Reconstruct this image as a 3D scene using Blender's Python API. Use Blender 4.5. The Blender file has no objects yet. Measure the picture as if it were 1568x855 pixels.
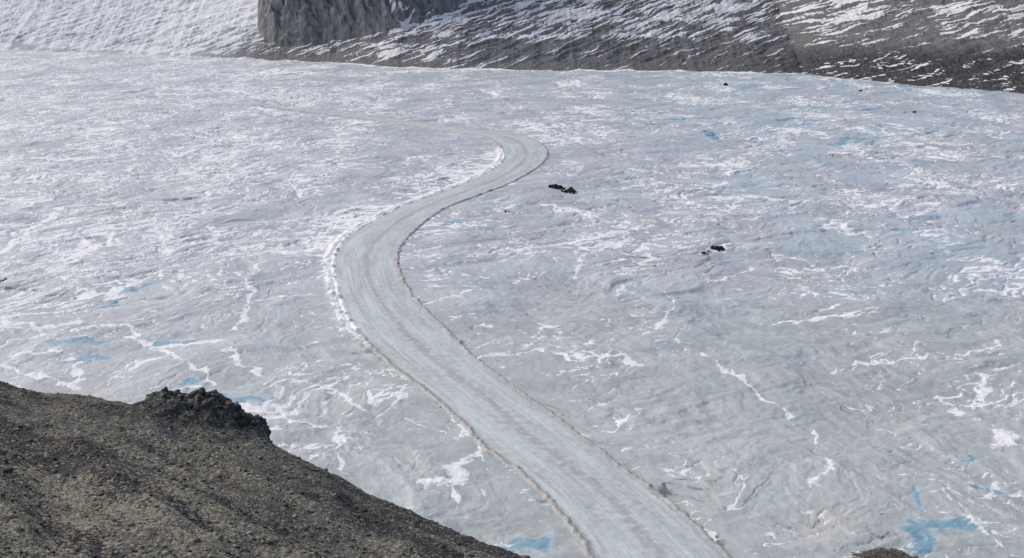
import bpy, math, random
import numpy as np
from mathutils import Vector
random.seed(7); np.random.seed(7)
scene=bpy.context.scene
W=bpy.data.worlds.new("World"); scene.world=W; W.use_nodes=True
# ------------------------------------------------------------------ camera
F=1893.0; CX=784.0; CY=427.5; PITCH=math.atan(487.5/F); H=100.0
cP,sP=math.cos(PITCH),math.sin(PITCH)
cam=bpy.data.cameras.new("camera"); co=bpy.data.objects.new("camera",cam); scene.collection.objects.link(co)
co.location=(0,0,H); co.rotation_euler=(math.pi/2-PITCH,0,0)
cam.sensor_width=36; cam.lens=36*F/1568; cam.clip_start=0.5; cam.clip_end=8000
scene.camera=co
def kof(v):
    yc=-(np.asarray(v,float)-CY)/F
    return (sP-yc*cP)/(cP+yc*sP)
def gp(u,v):     # pixel u,v cast through the camera -> point on the glacier (z=0)
    yc=-(v-CY)/F; dy=cP+yc*sP; dz=-sP+yc*cP; t=H/(-dz)
    return ((u-CX)/F*t, dy*t)
def proj(x,y,z):
    d=y*cP-(z-H)*sP; up=y*sP+(z-H)*cP
    return CX+F*x/d, CY-F*up/d
# ------------------------------------------------------------------ noise
perm=np.random.RandomState(3).permutation(4096).astype(np.int32)
ang=np.random.RandomState(4).rand(4096)*2*np.pi
GX=np.cos(ang).astype(np.float32); GY=np.sin(ang).astype(np.float32)
def perlin(x,y,seed=0):
    xi=np.floor(x); yi=np.floor(y); fx=(x-xi).astype(np.float32); fy=(y-yi).astype(np.float32)
    xi=xi.astype(np.int64); yi=yi.astype(np.int64)
    def g(i,j,dx,dy):
        h=perm[(perm[(i+seed*131)&4095]+j)&4095]
        return GX[h]*dx+GY[h]*dy
    u=fx*fx*fx*(fx*(fx*6-15)+10); v=fy*fy*fy*(fy*(fy*6-15)+10)
    a=g(xi,yi,fx,fy); b=g(xi+1,yi,fx-1,fy); c=g(xi,yi+1,fx,fy-1); d=g(xi+1,yi+1,fx-1,fy-1)
    return ((a*(1-u)+b*u)*(1-v)+(c*(1-u)+d*u)*v)*1.5
def fbm(x,y,o=4,seed=0,g=0.5):
    r=0;a=1;t=0
    for i in range(o):
        r=r+a*perlin(x*2**i,y*2**i,seed+i*7); t+=a; a*=g
    return r/t*1.3
def ridge(x,y,o=3,seed=0):
    r=0;a=1;t=0
    for i in range(o):
        r=r+a*(1-np.abs(perlin(x*2**i,y*2**i,seed+i*5))*2.2); t+=a; a*=0.5
    return r/t
def ss(a,b,x):
    t=np.clip((x-a)/(b-a),0,1); return t*t*(3-2*t)
def gmesh(name,X,Y,Z,mat,attrs={}):
    nr,nc=X.shape
    v=np.stack([X,Y,Z],-1).reshape(-1,3).astype(np.float32)
    idx=np.arange(nr*nc).reshape(nr,nc)
    q=np.stack([idx[:-1,:-1],idx[:-1,1:],idx[1:,1:],idx[1:,:-1]],-1).reshape(-1,4).astype(np.int32)
    me=bpy.data.meshes.new(name)
    me.vertices.add(len(v)); me.vertices.foreach_set("co",v.ravel())
    me.loops.add(q.size); me.loops.foreach_set("vertex_index",q.ravel())
    me.polygons.add(len(q)); me.polygons.foreach_set("loop_start",np.arange(0,q.size,4,dtype=np.int32))
    me.polygons.foreach_set("use_smooth",np.ones(len(q),dtype=bool))
    me.update(calc_edges=True)
    for n,(a,b,c,d) in attrs.items():
        A=me.attributes.new(n,'FLOAT_COLOR','POINT')
        arr=np.stack([np.broadcast_to(np.asarray(t,np.float32),X.shape) for t in (a,b,c,d)],-1)
        A.data.foreach_set("color",arr.astype(np.float32).ravel())
    me.materials.append(mat)
    ob=bpy.data.objects.new(name,me); scene.collection.objects.link(ob); return ob
# ------------------------------------------------------------------ node helper
class NT:
    def __init__(s,name):
        s.m=bpy.data.materials.new(name); s.m.use_nodes=True; s.t=s.m.node_tree
        s.b=s.t.nodes["Principled BSDF"]; s.L=s.t.links
        s.co=s.n('ShaderNodeTexCoord').outputs['Object']
    def n(s,k,**kw):
        x=s.t.nodes.new(k)
        for a,b in kw.items(): setattr(x,a,b)
        return x
    def set(s,sock,v):
        if isinstance(v,bpy.types.NodeSocket): s.L.new(v,sock)
        else: sock.default_value=v
    def attr(s,name):
        a=s.n('ShaderNodeAttribute'); a.attribute_name=name
        sp=s.n('ShaderNodeSeparateColor'); s.L.new(a.outputs['Color'],sp.inputs[0])
        return sp.outputs[0],sp.outputs[1],sp.outputs[2],a.outputs['Alpha']
    def map(s,sc,rot=(0,0,0),src=None):
        m=s.n('ShaderNodeMapping'); s.L.new(src or s.co,m.inputs[0]); m.inputs['Scale'].default_value=sc; m.inputs['Rotation'].default_value=rot
        return m.outputs[0]
    def noise(s,sc,det=5,rough=.55,vec=None,dist=0):
        x=s.n('ShaderNodeTexNoise'); s.L.new(vec or s.co,x.inputs['Vector'])
        x.inputs['Scale'].default_value=sc; x.inputs['Detail'].default_value=det; x.inputs['Roughness'].default_value=rough; x.inputs['Distortion'].default_value=dist
        return x.outputs['Fac']
    def vor(s,sc,vec=None,out='Color',feat='F1'):
        x=s.n('ShaderNodeTexVoronoi'); x.feature=feat; s.L.new(vec or s.co,x.inputs['Vector']); x.inputs['Scale'].default_value=sc
        return x.outputs[out]
    def math(s,op,a,b=0.0,c=0.0,clamp=False):
        x=s.n('ShaderNodeMath',operation=op,use_clamp=clamp); s.set(x.inputs[0],a); s.set(x.inputs[1],b)
        if op in('MULTIPLY_ADD',): s.set(x.inputs[2],c)
        return x.outputs[0]
    def rng(s,v,a,b,c=0.0,d=1.0):
        x=s.n('ShaderNodeMapRange',interpolation_type='SMOOTHSTEP'); s.set(x.inputs[0],v)
        for i,t in enumerate((a,b,c,d)): s.set(x.inputs[i+1],t)
        return x.outputs[0]
    def mix(s,f,a,b,bt='MIX'):
        x=s.n('ShaderNodeMix',data_type='RGBA',blend_type=bt); s.set(x.inputs[0],f)
        for i,t in ((6,a),(7,b)):
            s.set(x.inputs[i], t if isinstance(t,bpy.types.NodeSocket) else (*t,1))
        return x.outputs[2]
    def bump(s,h,st,dist):
        x=s.n('ShaderNodeBump'); s.L.new(h,x.inputs['Height']); x.inputs['Strength'].default_value=st; x.inputs['Distance'].default_value=dist
        s.L.new(x.outputs[0],s.b.inputs['Normal']); return x
    def fin(s,col,rough,spec=.5):
        s.L.new(col,s.b.inputs['Base Color']); s.set(s.b.inputs['Roughness'],rough); s.b.inputs['Specular IOR Level'].default_value=spec
        return s.m
# ------------------------------------------------------------------ materials
n=NT("glacier_ice"); sn,bl,dk,wm=n.attr("mask"); tn,tn2,_,_=n.attr("tone")
N1=n.noise(.35,6,.68); N3=n.noise(1.6,4,.7)
base=n.mix(n.rng(tn,-.45,.45),(.395,.435,.485),(.565,.61,.655))
base=n.mix(n.math('MULTIPLY',wm,.9),base,n.mix(n.rng(tn,-.45,.45),(.39,.43,.425),(.505,.545,.535)))
base=n.mix(n.rng(tn2,.1,.6,0,.32),base,(.52,.47,.47))
base=n.mix(n.rng(bl,.05,.6,0,.5),base,(.45,.59,.71))
base=n.mix(n.rng(bl,.55,1.05,0,.92),base,(.20,.38,.49))
base=n.mix(n.rng(N1,.48,.68,0,.35),base,(.67,.695,.72))
base=n.mix(n.rng(N3,.50,.70,0,.42),base,(.30,.31,.32))
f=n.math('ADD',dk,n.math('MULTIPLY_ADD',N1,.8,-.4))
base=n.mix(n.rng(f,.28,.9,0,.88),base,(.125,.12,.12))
f=n.math('ADD',sn,n.math('MULTIPLY_ADD',N1,.9,-.45))
f=n.math('ADD',f,n.math('MULTIPLY_ADD',N3,.6,-.3))
snf=n.rng(f,.34,.60)
base=n.mix(n.math('MULTIPLY',snf,.96),base,(.87,.875,.895))
n.bump(n.math('ADD',N1,n.math('MULTIPLY',N3,.4)),.5,.5)
M_ICE=n.fin(base,n.rng(snf,0,1,.45,.85),.35)

n=NT("ice_road"); w,al,hx,_=n.attr("road")
cv=n.n('ShaderNodeCombineXYZ'); n.L.new(w,cv.inputs[0]); n.L.new(al,cv.inputs[1]); cv=cv.outputs[0]
S1=n.noise(1,5,.6,n.map((14,.03,1),src=cv)); S2=n.noise(1,6,.6,n.map((2.5,.035,1),src=cv)); N1=n.noise(.5,6,.68); N3=n.noise(2.2,4,.6)
base=n.mix(n.rng(S2,.38,.62),(.43,.475,.485),(.56,.63,.645))
base=n.mix(n.rng(N1,.38,.66,0,.6),base,(.67,.70,.71))
base=n.mix(n.rng(S1,.50,.64,0,.45),base,(.37,.365,.355))
c=n.math('ABSOLUTE',n.math('ADD',w,-.05)); c=n.math('ADD',c,n.math('MULTIPLY_ADD',N1,.5,-.25))
base=n.mix(n.rng(c,.0,.18,.5,0),base,(.31,.295,.27))
base=n.mix(n.rng(N3,.52,.72,0,.3),base,(.34,.335,.325))
aw=n.math('ADD',n.math('ABSOLUTE',w),n.math('MULTIPLY_ADD',N1,.3,-.15))
base=n.mix(n.rng(aw,.86,.97,0,.75),base,n.mix(n.rng(N3,.4,.6),(.25,.23,.205),(.42,.40,.38)))
base=n.mix(n.rng(aw,1.03,1.10,0,.9),base,(.47,.495,.50))
base=n.mix(n.rng(n.math('ADD',hx,n.math('MULTIPLY_ADD',N1,1.2,-.6)),.40,.62),base,(.86,.865,.885))
n.bump(n.math('ADD',S1,N1),.4,.3)
M_ROAD=n.fin(base,.55,.3)

n=NT("mountain_scree"); sn,bl,dk,wm=n.attr("mask")
N1=n.noise(.10,6,.7); N3=n.noise(.45,6,.72); ST=n.noise(1,5,.65,n.map((.10,.05,.06)),1.5)
rock=n.mix(n.rng(N3,.3,.7),(.100,.101,.105),(.23,.225,.225))  # rock and cliff tones lifted, distance haze put into the colour
rock=n.mix(n.rng(N1,.45,.7,0,.5),rock,(.24,.235,.235))
rock=n.mix(wm,rock,(.55,.56,.575))
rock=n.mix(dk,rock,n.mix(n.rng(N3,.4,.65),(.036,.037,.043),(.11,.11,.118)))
cl=n.mix(n.rng(ST,.38,.62),(.15,.152,.16),(.28,.278,.275)); cl=n.mix(n.rng(N1,.5,.7,0,.5),cl,(.22,.21,.175)); cl=n.mix(n.rng(N3,.5,.7,0,.5),cl,(.14,.14,.145))
rock=n.mix(bl,rock,cl)
f=n.math('ADD',sn,n.math('MULTIPLY_ADD',N3,.5,-.25)); f=n.math('ADD',f,n.math('MULTIPLY_ADD',N1,.3,-.15))
snf=n.rng(f,.38,.60)
col=n.mix(n.math('MULTIPLY',snf,.93),rock,(.84,.85,.87))
n.bump(N3,.35,1.4)
M_MTN=n.fin(col,.9,.2)

def gravel(name):
    n=NT(name); tan,dkk,_,_=n.attr("mask")
    V=n.n('ShaderNodeSeparateColor'); n.L.new(n.vor(5.5),V.inputs[0]); V2=n.n('ShaderNodeSeparateColor'); n.L.new(n.vor(12),V2.inputs[0])
    N1=n.noise(.25,6,.65); N3=n.noise(3,5,.7)
    base=n.mix(n.rng(N3,.35,.65),(.062,.063,.056),(.175,.173,.155))
    base=n.mix(n.rng(N1,.4,.65,0,.5),base,(.098,.102,.098))
    base=n.mix(n.math('MULTIPLY',dkk,.75),base,(.038,.037,.045))
    t=n.math('SUBTRACT',.92,n.math('MULTIPLY',tan,.45))
    m=n.rng(n.math('SUBTRACT',V.outputs[0],t),0,.05)
    base=n.mix(n.math('MULTIPLY',m,.8),base,n.mix(V.outputs[1],(.23,.19,.11),(.42,.38,.31)))
    m=n.rng(n.math('SUBTRACT',V2.outputs[0],t),0,.05)
    base=n.mix(n.math('MULTIPLY',m,.7),base,n.mix(V2.outputs[1],(.20,.175,.12),(.36,.34,.30)))
    h=n.math('ADD',n.math('MULTIPLY',n.vor(5.5,out='Distance'),-.8),n.math('ADD',N3,n.math('MULTIPLY',n.vor(12,out='Distance'),-.4)))
    n.bump(h,.7,.16)
    return n.fin(base,.95,.15)
M_GRAV=gravel("moraine_gravel")
n=NT("stone"); a,b,_,_=n.attr("mask"); N3=n.noise(4,4,.6)
base=n.mix(a,(.042,.042,.045),(.42,.385,.30)); base=n.mix(n.rng(N3,.4,.7,0,.25),base,(.11,.11,.102)); n.bump(N3,.5,.1)
M_STONE=n.fin(base,.92,.2)
n=NT("dark_rock"); N3=n.noise(4,4,.6)
base=n.mix(n.rng(N3,.3,.7),(.015,.015,.016),(.05,.048,.045)); n.bump(N3,.5,.1)
M_DARK=n.fin(base,.9,.2)
# ------------------------------------------------------------------ road line
P=[((990,960),(1200,935)),((905,850),(1085,825)),((870,800),(1035,778)),((835,760),(985,740)),((790,718),(930,700)),((745,688),(880,661)),
((715,655),(825,621)),((660,605),(770,581)),((610,568),(722,545)),((570,533),(690,512)),((540,498),(658,482)),((522,462),(630,451)),((511,420),(613,420)),
((513,390),(608,392)),((530,364),(620,368)),((560,345),(645,344)),((610,318),(680,320)),((660,300),(725,302)),((710,281),(778,282)),((750,262),(815,262)),
((769,246),(834,246)),((770,233),(838,233)),((760,219),(825,218)),((738,209),(785,205)),((690,202),(705,197)),((630,193),(640,188)),((560,183),(565,179)),((480,173),(483,170)),((400,164),(402,162))]
Lp=np.array([gp(*a) for a,b in P]); Rp=np.array([gp(*b) for a,b in P])
def cr(Q,m=40):
    Q=np.vstack([2*Q[0]-Q[1],Q,2*Q[-1]-Q[-2]]); out=[]
    for i in range(1,len(Q)-2):
        t=np.linspace(0,1,m,endpoint=False)[:,None]; a,b,c,d=Q[i-1:i+3]
        out.append(.5*((2*b)+(-a+c)*t+(2*a-5*b+4*c-d)*t*t+(-a+3*b-3*c+d)*t**3))
    return np.vstack(out)
Lw=cr(Lp); Rw=cr(Rp)
def sm(A,k=25):
    ker=np.hanning(k+2)[1:-1]; ker/=ker.sum(); B=np.pad(A,((k//2,k//2),(0,0)),'edge')
    return np.stack([np.convolve(B[:,i],ker,'valid') for i in range(2)],1)
Lw=sm(Lw); Rw=sm(Rw)
C=(Lw+Rw)/2; HW=np.linalg.norm(Rw-Lw,axis=1)/2
T=np.gradient(C,axis=0); seg=np.linalg.norm(T,axis=1); T/=seg[:,None]; AL=np.concatenate([[0],np.cumsum(np.linalg.norm(np.diff(C,axis=0),axis=1))])
Cu,Cv=proj(C[:,0],C[:,1],0*C[:,0])
ws=np.unique(np.concatenate([np.linspace(-1,1,45),np.linspace(-1.16,-.86,16),np.linspace(.86,1.16,16)]))
wsG,iG=np.meshgrid(ws,np.arange(len(C)))
ALg=AL[:,None]+0*wsG
wob=1+.06*fbm(ALg/9,np.sign(wsG)*3,4,54)+.04*fbm(ALg/2,np.sign(wsG)*5,2,55)
wsW=np.where(np.abs(wsG)>.8,wsG*wob,wsG)
X=(Lw[:,None,0]*(1-wsW)+Rw[:,None,0]*(1+wsW))/2; Y=(Lw[:,None,1]*(1-wsW)+Rw[:,None,1]*(1+wsW))/2
aw=np.abs(wsG)
Z=.12+.10*(1-aw**2)+.55*np.exp(-((aw-1)/.05)**2)*np.clip(.5+1.1*fbm(ALg/6,wsG*2,4,50),.05,2)-ss(1.04,1.16,aw)*1.1
Z+=.06*fbm(wsG*7,ALg/25,3,51)+.07*fbm(X/2,Y/2,3,52)
fr=ss(560,480,Cv)*ss(215,235,Cv)
hx=ss(.84,.98,-wsG)*fr[:,None]*1.0*(.7+.9*fbm(ALg/6,wsG,3,53))
gmesh("ice_road",X,Y,Z,M_ROAD,{"road":(wsG,ALg,hx,1)})
# ------------------------------------------------------------------ glacier
BL=[(0,76),(200,82),(330,88),(500,95),(600,102),(700,106),(1000,108),(1230,112),(1300,121),(1400,130),(1568,143)]
bw=np.array([gp(*q) for q in BL])
bx=np.concatenate([[-1100],bw[:,0],[700,1100]]); by=np.concatenate([[1650],bw[:,1],[700,560]])
a=np.concatenate([-np.geomspace(1.4,.48,30),np.linspace(-.47,.47,1050),np.geomspace(.48,1.4,30)])
yr=np.geomspace(110,1650,1350)
A,Y=np.meshgrid(a,yr); X=A*Y
U,V=proj(X,Y,0*X)
sel=slice(0,None,3); Cs=C[sel].astype(np.float32); xf=X.ravel().astype(np.float32); yf=Y.ravel().astype(np.float32)
near=np.zeros(xf.size,np.int32); dist=np.full(xf.size,999,np.float32)
cand=np.where((U.ravel()>300)&(U.ravel()<1350)&(V.ravel()>140))[0]
for i in range(0,len(cand),20000):
    ii=cand[i:i+20000]
    d=(xf[ii,None]-Cs[None,:,0])**2+(yf[ii,None]-Cs[None,:,1])**2
    j=d.argmin(1); near[ii]=j*3; dist[ii]=np.sqrt(d[np.arange(len(ii)),j])
near=near.reshape(X.shape); dist=dist.reshape(X.shape)
side=T[near,0]*(Y-C[near,1])-T[near,1]*(X-C[near,0])
dout=dist-HW[near]
along=AL[near]
wx=X+10*fbm(X/45,Y/45,3,1)+1.2*fbm(X/5,Y/6,3,3); wy=Y+14*fbm(X/45+9,Y/45,3,2)+1.5*fbm(X/5+7,Y/6,3,4)
left=ss(640,440,U+.25*(V-300))
low=ss(330,600,V)
rt=ss(820,1200,U)*ss(620,330,V)
far=ss(330,110,V)
big=fbm(wx/60,wy/90,3,5)
def orient(dx,dy): return wx*dx+wy*dy, wx*dy-wy*dx
aL,cL=orient(.60,.80); aR,cR=orient(.90,.43)
fa,fc=orient(-.45,.89)
def lines(scale,stretch,seed,o=4):
    l=fbm(cL/scale,aL/(scale*stretch),o,seed,.6); r=fbm(cR/scale,aR/(scale*stretch),o,seed+3,.6)
    return l*left+r*(1-left)
g1=lines(30,2.0,11); g2=lines(13,2.4,21); g3=lines(6,2.6,31); g4=lines(3.2,3.2,35,3)
mA=fbm(X/45,Y/80,3,41); mB=fbm(X/30,Y/50,3,42); mC=fbm(X/60,Y/110,3,43)
wv=lambda m,b,k: np.clip(b+k*m,.002,1)
nt_=(1-.5*low*(1-.5*left))*.86
w1=wv(mB,.05,.11)*nt_; w2=wv(mA,.07,.15)*nt_; w3=wv(mC,.09,.18)*nt_; w4=wv(mB,.12,.2)*nt_
L1=ss(1.0,.2,np.abs(g1)/w1); L2=ss(1.,.2,np.abs(g2-.05)/w2); L3=ss(1.,.2,np.abs(g3)/w3); L4=ss(1.,.2,np.abs(g4)/w4)
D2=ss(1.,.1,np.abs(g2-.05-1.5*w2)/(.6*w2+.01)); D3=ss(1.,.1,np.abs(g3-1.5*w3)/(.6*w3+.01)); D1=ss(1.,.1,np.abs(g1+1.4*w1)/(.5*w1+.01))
fl=fbm(fc/5,fa/60,4,131)
Hh=1.0*big+.8*fbm(wx/24,wy/30,3,6)*(1-.3*low)-(.40*L1+.25*L2)*(1-.6*low)
Hh+=(.5*g2+.32*g3+.14*g4)*(1-.4*low)+.09*fbm(X/2.2,Y/2.2,2,9)+.35*fbm(cR/14,aR/50,3,16)*low
Hh+=.35*fl*low*(1-left)
Hh-=.6*ss(.25,.6,fbm(cR/9,aR/34,3,14))*(1-low)
blend=ss(0,16,dout)
Hice=np.where(dout<900,Hh*blend+.08*fbm(X/3,Y/3,2,15),Hh)
Hice=np.where(dout<0,-1.2*ss(0,-1.2,dout)+Hice,Hice)
m1=fbm(X/85,Y/120,3,45)
snow=.02+.62*L1*ss(-.4,.1,mA)+.60*L2*(1-.25*low)*ss(-.45,.05,mC+.3*left)+.54*L3*(1-.3*low)*ss(-.4,.05,mB+.3*left)+.46*L4*(1-.3*low)*ss(-.35,.1,mA+.25*left)+.10*m1
snow+=.45*ss(.26,.50,lines(4,3.2,51))*ss(-.2,.3,mA-mB*.5)*(1-.4*low)
snow+=.05*left*(1-.4*low)-.02*low
snow-=.25*ss(12,1,dout)*(dout<900)
fr2=ss(590,480,V)*ss(212,240,V)*(side>0)
spk=fbm(along/4.5+dout/18,dout/60,3,62)
wid=3.2+3.4*fbm(along/7,dout/60,3,61)+ss(420,330,V)*(1+24*ss(-.1,.5,spk))
snow+=fr2*1.05*ss(1.0,.4,dout/np.maximum(wid,1.0))*(dout<40)
Hice+=fr2*.8*np.exp(-((dout-1.8)/1.4)**2)*(dout<40)*(.6+fbm(along/4,dout/4,3,66))
snow+=.5*ss(7,0,dout)*(side>0)*ss(-.1,.4,fbm(along/14,dout/20,2,63))*(dout<30)
snow+=.35*ss(3.5,0,dout)*(side<0)*ss(0,.4,fbm(along/10,dout/20,2,64))*(dout<30)
eb=np.interp(X,bx,by)-Y
snow+=.8*ss(16,6,eb)*ss(420,560,U)*ss(1360,1200,U)*ss(-.4,.1,fbm(X/20,Y/30,2,65))
def seglist(pl): return [gp(*q) for q in pl]
wx2=X+2.2*fbm(X/5,Y/8,4,71)+2*fbm(X/20,Y/20,2,73); wy2=Y+4*fbm(X/5,Y/8,4,72)
def drift(field,pl,wd,amt):
    pts=seglist(pl); xs=[p[0] for p in pts]; ys=[p[1] for p in pts]; pad=wd*4+12
    r=np.where((yr>min(ys)-pad)&(yr<max(ys)+pad))[0]
    if len(r)==0: return
    sl=slice(r[0],r[-1]+1); x=wx2[sl]; y=wy2[sl]; best=np.full(x.shape,1e9)
    for (x0,y0),(x1,y1) in zip(pts[:-1],pts[1:]):
        L2_=(x1-x0)**2+(y1-y0)**2+1e-6; t=np.clip(((x-x0)*(x1-x0)+(y-y0)*(y1-y0))/L2_,0,1)
        best=np.minimum(best,np.hypot(x-x0-t*(x1-x0),y-y0-t*(y1-y0)))
    wv_=wd*np.clip(1+1.3*fbm(X[sl]/5,Y[sl]/6,3,77),.15,3)
    field[sl]+=amt*ss(1.6,.2,best/wv_)
D=[([(650,735),(690,738),(700,712),(735,690)],2.3),([(690,740),(705,770)],1.0),([(735,690),(680,665),(620,640)],.6),([(512,650),(522,672),(512,690),(532,712)],.9),
([(1190,495),(1260,487),(1340,480)],1.3),([(1270,571),(1330,556),(1425,545)],.9),([(645,466),(690,455),(740,444)],1.0),([(1245,660),(1250,682)],.9),([(1252,745),(1275,722),(1262,705)],1.0),
([(1535,668),(1560,685)],3.0),([(1495,620),(1515,595),(1510,572)],1.4),([(1130,580),(1170,612),(1215,643)],.8),([(1020,440),(1024,470),(1012,505)],.8),([(1070,540),(1100,562),(1130,582)],.6),
([(105,545),(120,560),(112,592)],1.0),([(0,385),(60,345),(95,318),(180,312)],1.8),([(85,415),(105,398),(150,378)],2.2),([(190,512),(235,527),(340,520)],1.4),([(350,530),(400,574)],.8),([(575,612),(622,592)],1.2),
([(235,528),(300,560),(330,590)],.8),([(375,430),(385,460),(365,500)],1.0),([(840,315),(880,325)],2.2),([(800,385),(850,375),(905,368)],1.2),([(920,360),(1010,347)],1.3),([(1080,430),(1130,418),(1150,408)],1.0),
([(1095,385),(1115,375)],2),([(420,385),(500,378)],1.4),([(130,500),(200,495),(215,515)],1.0),([(40,245),(150,242)],2.2),([(90,142),(200,139),(330,137)],2.5),([(1480,545),(1530,525)],.9),([(1500,760),(1530,740)],.9),
([(450,580),(520,600),(560,630)],.6),([(1150,300),(1220,310)],2.),([(1060,290),(1110,280)],2.),([(880,420),(890,395),(915,380)],1.),([(1440,780),(1500,800),(1560,845)],.5),([(260,600),(300,590)],.8),
([(0,490),(60,500),(120,492)],1.2),([(20,540),(90,535)],.9),([(400,460),(470,450)],.8),([(920,665),(960,640)],.5),([(1440,600),(1480,640)],.5),([(0,560),(60,572),(110,590)],.7),([(420,640),(500,655)],.6)]
for pl,wd in D: drift(snow,pl,wd,.62)
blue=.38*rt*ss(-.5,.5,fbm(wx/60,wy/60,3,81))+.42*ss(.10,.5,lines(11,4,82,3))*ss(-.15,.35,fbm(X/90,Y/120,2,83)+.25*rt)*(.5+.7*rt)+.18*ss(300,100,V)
B=[([(1392,817),(1430,808),(1468,805)],3.8),([(1275,222),(1300,212)],5),([(85,522),(150,519)],3.2),([(108,550),(140,542)],3.4),([(330,613),(405,611)],2.8),([(785,838),(832,836)],3.4),([(1420,780),(1390,750)],1.2),
([(1445,708),(1485,702)],1.2),([(190,447),(245,430)],2.6),([(270,585),(290,583)],2.),([(1360,350),(1400,352)],2),([(680,345),(700,338)],3),([(1085,200),(1095,212)],3),([(1480,745),(1530,750)],1.2),([(150,470),(180,462)],1.8),([(240,522),(290,520)],2.),([(1385,845),(1420,830)],1.2),([(1150,415),(1200,425)],1.),([(1020,182),(1100,180)],4)]
for pl,wd in B: drift(blue,pl,wd,1.0)
snow-=.8*np.clip(blue-.6,0,1)
dl=ss(.06,0,np.abs(fl))*ss(-.2,.3,fbm(X/40,Y/60,2,91))
dark=.46*dl*low*(1-left)+.30*ss(.25,.6,fl)*low*(1-left)+.5*ss(.03,0,np.abs(fbm(cR/22,aR/50,4,92)))*ss(0,.45,fbm(X/50,Y/70,2,93))+.40*ss(.2,.6,fbm(cR/7,aR/18,4,94))*ss(-.2,.4,fbm(X/60,Y/90,2,95))
dark+=.40*np.maximum(D2*ss(-.2,.2,mC),np.maximum(D3*ss(-.1,.3,mB),D1*ss(-.1,.3,mA)))*(1-.3*low)  # dark bands beside the white lines: crack shade put into the colour
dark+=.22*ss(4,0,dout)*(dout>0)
K=[([(0,438),(40,440),(80,452)],1.6),([(0,436),(45,441),(90,450)],2.0),([(1065,388),(1090,388)],1.5),([(1000,408),(1060,392)],.8),([(485,272),(500,275)],2.),([(1085,207),(1098,210)],1.5),([(770,325),(790,327)],1.),([(845,288),(885,292)],1.5),([(190,340),(230,360),(300,385)],.7),([(1265,237),(1285,238)],2.),
([(1000,740),(1150,800),(1360,825)],.7),([(1080,500),(1250,600)],.4),([(1300,780),(1420,800)],.6),([(1060,805),(1120,840)],1.0),([(400,612),(480,618)],.6),([(170,180),(240,215)],1.5)]
for pl,wd in K: drift(dark,pl,wd,.45)
Hice-=.6*np.clip(dark-.4,0,.6)*(dout>8)*(1-.5*low)
Hice+=.25*np.clip(snow-.5,0,1)*(dout>4)
warm=np.clip(low*(1-.35*left)+.25*fbm(X/50,Y/50,2,96),0,1)
tone=.6*lines(20,3,141)+.55*lines(7,3,145)+.4*low*(1-left)*fl
tone2=fbm(X/35,Y/60,3,151)+.1
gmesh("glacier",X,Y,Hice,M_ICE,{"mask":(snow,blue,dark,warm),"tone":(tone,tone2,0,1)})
# ------------------------------------------------------------------ mountain
xs=np.concatenate([np.linspace(-1100,-640,60),np.arange(-635,480,.95),np.linspace(485,1100,60)])
srow=np.concatenate([np.arange(-10,215,.75),np.geomspace(216,800,50)])
X,S=np.meshgrid(xs,srow)
yb=np.interp(X,bx,by)+2.5*fbm(X/12,0*X,3,101)
Y=yb+S
uc,_=proj(X,yb,0*X)
vcl=np.interp(uc,[366,371,377,388,405,440,480,540,600,650,700,722,740],[-150,14,42,58,67,72,68,59,46,31,10,0,-60])
k=kof(vcl); sc=(H-k*yb)/(k+.45)
sc=sc+2.0*fbm(X/22,0*X+3,2,103)+2.4*fbm(X/13,S/12,4,104)
cliff=np.clip(S-sc,0,40)
Z0=.45*S
rx,ry=.8,.6
X_=X+5*fbm(X/25,S/25,3,109); fa=X_*rx+S*ry; fc=X_*ry-S*rx
Z=Z0+cliff*(1.7+.9*fbm(X/14,S/5,3,107))+2.2*fbm(X/8,Z0/2.5+cliff/4,4,105)*ss(0,4,cliff)
gul=fbm(fc/9,fa/60,4,111)
Z+= (2.6*gul+1.2*fbm(X/10,S/10,4,112)+.5*fbm(X/3,S/3,2,113))*ss(0,25,S)*(1-.6*ss(0,3,cliff))+.35*fbm(X/2.5,S/2.5,2,114)
Z-=ss(0,-10,S)*2.0
U,V=proj(X,Y,Z0)
top=ss(75,20,V)
leftM=ss(450,300,U+(V-60)*1.5)
clm=ss(0,1.5,cliff)
streak=fbm(fc/2.8,fa/34,4,121,.5)
fine=fbm(X/2.2,S/6,3,122)
snow=.20+1.15*streak*(1-.5*leftM)+.2*fine+.5*gul
snow+=top*.24*ss(1500,700,U)+leftM*(.46+.5*fbm(X/40,S/15,3,123))
snow-=.30*ss(640,800,U)*ss(50,80,V)
snow+=.45*ss(1150,1300,U)*ss(70,100,V)*ss(-.1,.35,fbm(X/9,S/2.,3,124))
snow-=.6*leftM*ss(9,2,S)*ss(-.4,.2,fbm(X/15,0*X,2,125))
snow-=.25*ss(20,4,S)*ss(330,420,U)*ss(720,560,U)
snow-=clm*(.9-.7*ss(.2,.6,fbm(fc/6,fa/16,3,126)))
for (u0,v0,a_,b_) in [(1300,20,22,16),(1285,8,12,12),(1235,12,14,8),(1105,12,40,8),(1450,12,16,8),(1530,12,20,5),(600,38,45,6),(660,28,30,5),(900,20,60,7),(1030,28,40,5),(820,55,70,4),(640,70,70,4),(1000,55,50,3)]:
    q=((U-u0)+1.6*(V-v0))/a_; p=(V-v0)/b_
    snow+=.6*np.exp(-(q*q+p*p))*(1+.9*fbm(X/5,S/5,3,128))
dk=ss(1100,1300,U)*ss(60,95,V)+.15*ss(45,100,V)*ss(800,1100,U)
gmesh("mountain_slope",X,Y,Z,M_MTN,{"mask":(snow,clm,np.clip(dk,0,1),leftM*.8)})
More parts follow.
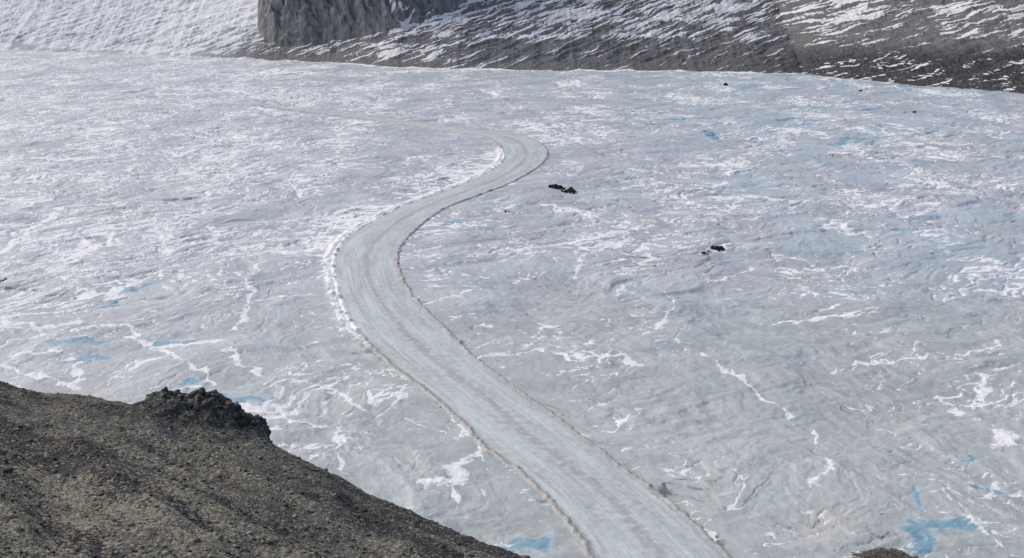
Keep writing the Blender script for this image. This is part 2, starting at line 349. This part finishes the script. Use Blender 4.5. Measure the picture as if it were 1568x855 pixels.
# ------------------------------------------------------------------ foreground hill
SIL=[(-300,500),(-120,545),(0,577),(45,592),(75,597),(115,597),(160,605),(215,617),(262,630),(300,640),(340,652),(380,665),(405,672),(440,687),(500,713),(560,746),(620,771),(680,799),(740,823),(790,839),(825,851),(870,885),(1000,980),(1200,1130)]
su=np.array([q[0] for q in SIL],float); sv=np.array([q[1] for q in SIL],float)
aa=np.linspace((-300-CX)/F,(1100-CX)/F,1000)
rr=np.concatenate([np.linspace(6,40,60),np.linspace(40.1,108,880),np.linspace(108.5,300,100)])
A,Y=np.meshgrid(aa,rr)
def hill(A,Y):
    X=A*Y
    ucol=CX+A*F*1.0
    for _ in range(3):
        vc=np.interp(ucol,su,sv); kc=kof(vc); yc_=-(vc-CY)/F
        ucol=CX+A*F*(cP+yc_*sP)
    vc=np.interp(ucol,su,sv); kc=kof(vc)
    Yc=np.interp(ucol,[-300,0,300,560,830,1100],[100,96,90,79,68,62])
    zc=H-kc*Yc
    d=Yc-Y
    Z=zc+.15*np.clip(d,0,60)-.72*np.clip(-d,0,500)
    Z=Z-.25*np.exp(-(d/2.2)**2)
    for (kx,ky,rx_,ry_,hh) in KN:
        q=((X-kx)/rx_)**2+((Y-ky)/ry_)**2
        Z+=hh*np.exp(-q**1.5)*(1+.3*fbm(X/1.2,Y/1.2,3,207))
    n_=.45*fbm(X/7,Y/9,3,201)*ss(0,6,np.abs(d))+.20*fbm(X/1.8,Y/1.8,4,202)+.04*fbm(X/.4,Y/.4,2,203)
    Z+=n_+.8*ridge((X*.8-Y*.6)/22,(Y*.8+X*.6)/7,2,204)*ss(3,10,d)-.1
    Z=np.maximum(Z,95.5-.60*Y)          # bank below the viewpoint
    return X,Z,ucol,d
def kn(u,v,dep): return ((u-CX)/F*dep*1.03, dep)
KN=[(*kn(290,640,87.5),3.9,3.6,1.8),(*kn(345,650,87),2.8,2.2,1.0),(*kn(386,650,86.5),.55,.7,1.0),(*kn(245,640,88),2.4,2,.6),(*kn(195,640,88),3.4,3,.3),(*kn(300,640,84),5,3,.6)]
X,Z,ucol,d=hill(A,Y)
Z=np.maximum(Z,-3)
def tanf(X,Y):
    U_,V=proj(X,Y,68+.15*(92-Y))
    t=ss(650,760,V-.10*(U_-200))*(.6+.9*fbm(X/5,Y/7,3,211))+.25*ss(-.2,.5,fbm(X/9,Y/9,3,212))
    return np.clip(t+.4*ss(-.1,.5,fbm((X-Y*.7)/20,(Y+X*.7)/3.,3,213))*ss(620,660,V),0,1)
def bandf(X,Y): return np.clip(1.4*ss(-.02,.35,fbm((X-Y*.7)/22,(Y+X*.7)/4.0,4,214)),0,1)
dkk=bandf(X,Y); tan=tanf(X,Y)*(1-.75*dkk)
for (kx,ky,rx_,ry_,hh) in KN[:2]:
    q=((X-kx)/rx_)**2+((Y-ky)/ry_)**2; dkk=np.maximum(dkk,.85*np.exp(-q)); tan=tan*(1-.8*np.exp(-q))
gmesh("gravel_hill",X,Y,Z,M_GRAV,{"mask":(tan,dkk,0,1)})
# ------------------------------------------------------------------ stones
t=(1+5**.5)/2
ICO=np.array([(-1,t,0),(1,t,0),(-1,-t,0),(1,-t,0),(0,-1,t),(0,1,t),(0,-1,-t),(0,1,-t),(t,0,-1),(t,0,1),(-t,0,-1),(-t,0,1)])/1.9
ICF=np.array([(0,11,5),(0,5,1),(0,1,7),(0,7,10),(0,10,11),(1,5,9),(5,11,4),(11,10,2),(10,7,6),(7,1,8),(3,9,4),(3,4,2),(3,2,6),(3,6,8),(3,8,9),(4,9,5),(2,4,11),(6,2,10),(8,6,7),(9,8,1)])
def stones(name,pos,size,shade,flat=.65,mat=None):
    m=len(pos); v=ICO[None]*(1+.5*(np.random.rand(m,12,1)-.5))
    sc3=size[:,None]*np.stack([.7+.7*np.random.rand(m),.7+.7*np.random.rand(m),flat*(.7+.5*np.random.rand(m))],1)
    v=v*sc3[:,None,:]; th=np.random.rand(m)*6.28; c,s=np.cos(th)[:,None],np.sin(th)[:,None]
    vx=v[...,0]*c-v[...,1]*s; vy=v[...,0]*s+v[...,1]*c; v=np.stack([vx,vy,v[...,2]],-1)+pos[:,None,:]
    f=(ICF[None]+12*np.arange(m)[:,None,None]).reshape(-1,3).astype(np.int32); v=v.reshape(-1,3).astype(np.float32)
    me=bpy.data.meshes.new(name); me.vertices.add(len(v)); me.vertices.foreach_set("co",v.ravel())
    me.loops.add(f.size); me.loops.foreach_set("vertex_index",f.ravel()); me.polygons.add(len(f)); me.polygons.foreach_set("loop_start",np.arange(0,f.size,3,dtype=np.int32))
    me.update(calc_edges=True)
    A_=me.attributes.new("mask",'FLOAT_COLOR','POINT'); arr=np.zeros((m,12,4),np.float32); arr[...,0]=shade[:,None]; arr[...,3]=1; A_.data.foreach_set("color",arr.ravel())
    me.materials.append(mat or M_STONE); ob=bpy.data.objects.new(name,me); scene.collection.objects.link(ob); return ob
m=24000
ra=np.random.uniform(aa[0],aa[-1],m*3); ry=np.random.uniform(40,104,m*3); X_,Z_,uc_,d_=hill(ra,ry)
ok=np.where((d_>-3))[0][:m]
sz=.025+.032*np.random.exponential(1,len(ok)); sz=np.minimum(sz,.36)
bb=bandf(X_[ok],ry[ok]); tt=tanf(X_[ok],ry[ok])*(1-.7*bb)
sh=np.where(np.random.rand(len(ok))<.10+.5*tt,.35+.65*np.random.rand(len(ok)),.32*np.random.rand(len(ok)))*(1-.5*bb)
stones("hill_stones",np.stack([X_,ry,Z_],1)[ok],sz,sh)
m=420; kk=np.random.randint(0,3,m); ctr=np.array([KN[0][:4],KN[1][:4],KN[2][:4]])[kk]
px=ctr[:,0]+np.random.randn(m)*ctr[:,2]*.38; py=ctr[:,1]+np.random.randn(m)*ctr[:,3]*.38; X_,Z_,_,_=hill(px/py,py)
stones("knoll_rocks",np.stack([px,py,Z_],1),.07+.12*np.random.exponential(1,m).clip(0,2.2),np.random.rand(m)*.3,flat=.9)
def cluster(u,v,m,spread,big,spy=None):
    x,y=gp(u,v); i=np.abs(yr-y).argmin(); j=np.abs(a*yr[i]-x).argmin(); z=Hice[i,j]
    p=np.stack([np.random.randn(m)*spread,np.random.randn(m)*(spy or spread),np.abs(np.random.randn(m))*big*.3],1); s=big*(.3+.7*np.random.rand(m)); p[0]=0; s[0]=big
    o=stones("boulder",p,s,np.random.rand(m)*.08,flat=.9,mat=M_DARK); o.location=(x,y,z+big*.25)
for c_ in [(851,288,14,1.5,1.2),(876,292,18,2.2,1.0,3),(1101,382,16,1.1,1.1),(1076,388,8,1.4,.5),(1110,131,3,.8,1.8),(1400,172,3,.8,1.2),(1317,141,3,.8,1.2),(4,427,7,1.5,.6),(779,325,7,1.5,.45),(497,273,4,1.2,.4,3),(1092,206,5,1,.6,3),(1275,238,4,2,.5,3)]:
    cluster(*c_)
gx,gy=gp(1362,862)
gX,gY=np.meshgrid(np.linspace(-9,9,160),np.linspace(-10,10,160))
q=(gX/7)**2+(gY/6.5)**2
gZ=1.7*np.exp(-q*1.3)-.55+.35*fbm(gX/1.5,gY/1.5,4,301)
o=gmesh("debris_mound",gX,gY,gZ,M_GRAV,{"mask":(.15,.5,0,1)}); o.location=(gx,gy,0)
m=500; px=np.random.randn(m)*3; py=np.random.randn(m)*3
stones("debris_stones",np.stack([gx+px,gy+py,1.7*np.exp(-((px/7)**2+(py/6.5)**2)*1.3)-.5],1),.08+.1*np.random.rand(m),np.random.rand(m)*.3)
# ------------------------------------------------------------------ light
sd=Vector((-.6,.42,.64)).normalized()
el=math.asin(sd.z); az=math.atan2(sd.x,sd.y)
nt=W.node_tree; bg=nt.nodes["Background"]; sk=nt.nodes.new('ShaderNodeTexSky'); sk.sky_type='NISHITA'; sk.sun_disc=False
sk.sun_elevation=el; sk.sun_rotation=az; sk.air_density=1.0; sk.dust_density=4.0; sk.ozone_density=1.0
nt.links.new(sk.outputs[0],bg.inputs[0]); bg.inputs[1].default_value=.138
sl=bpy.data.lights.new("sun",'SUN'); sl.energy=1.3; sl.angle=math.radians(16); sl.color=(1,.965,.92)
so=bpy.data.objects.new("sun",sl); scene.collection.objects.link(so); so.rotation_euler=(-sd).to_track_quat('-Z','Y').to_euler()
scene.view_settings.view_transform='Standard'; scene.view_settings.look='None'; scene.view_settings.exposure=0
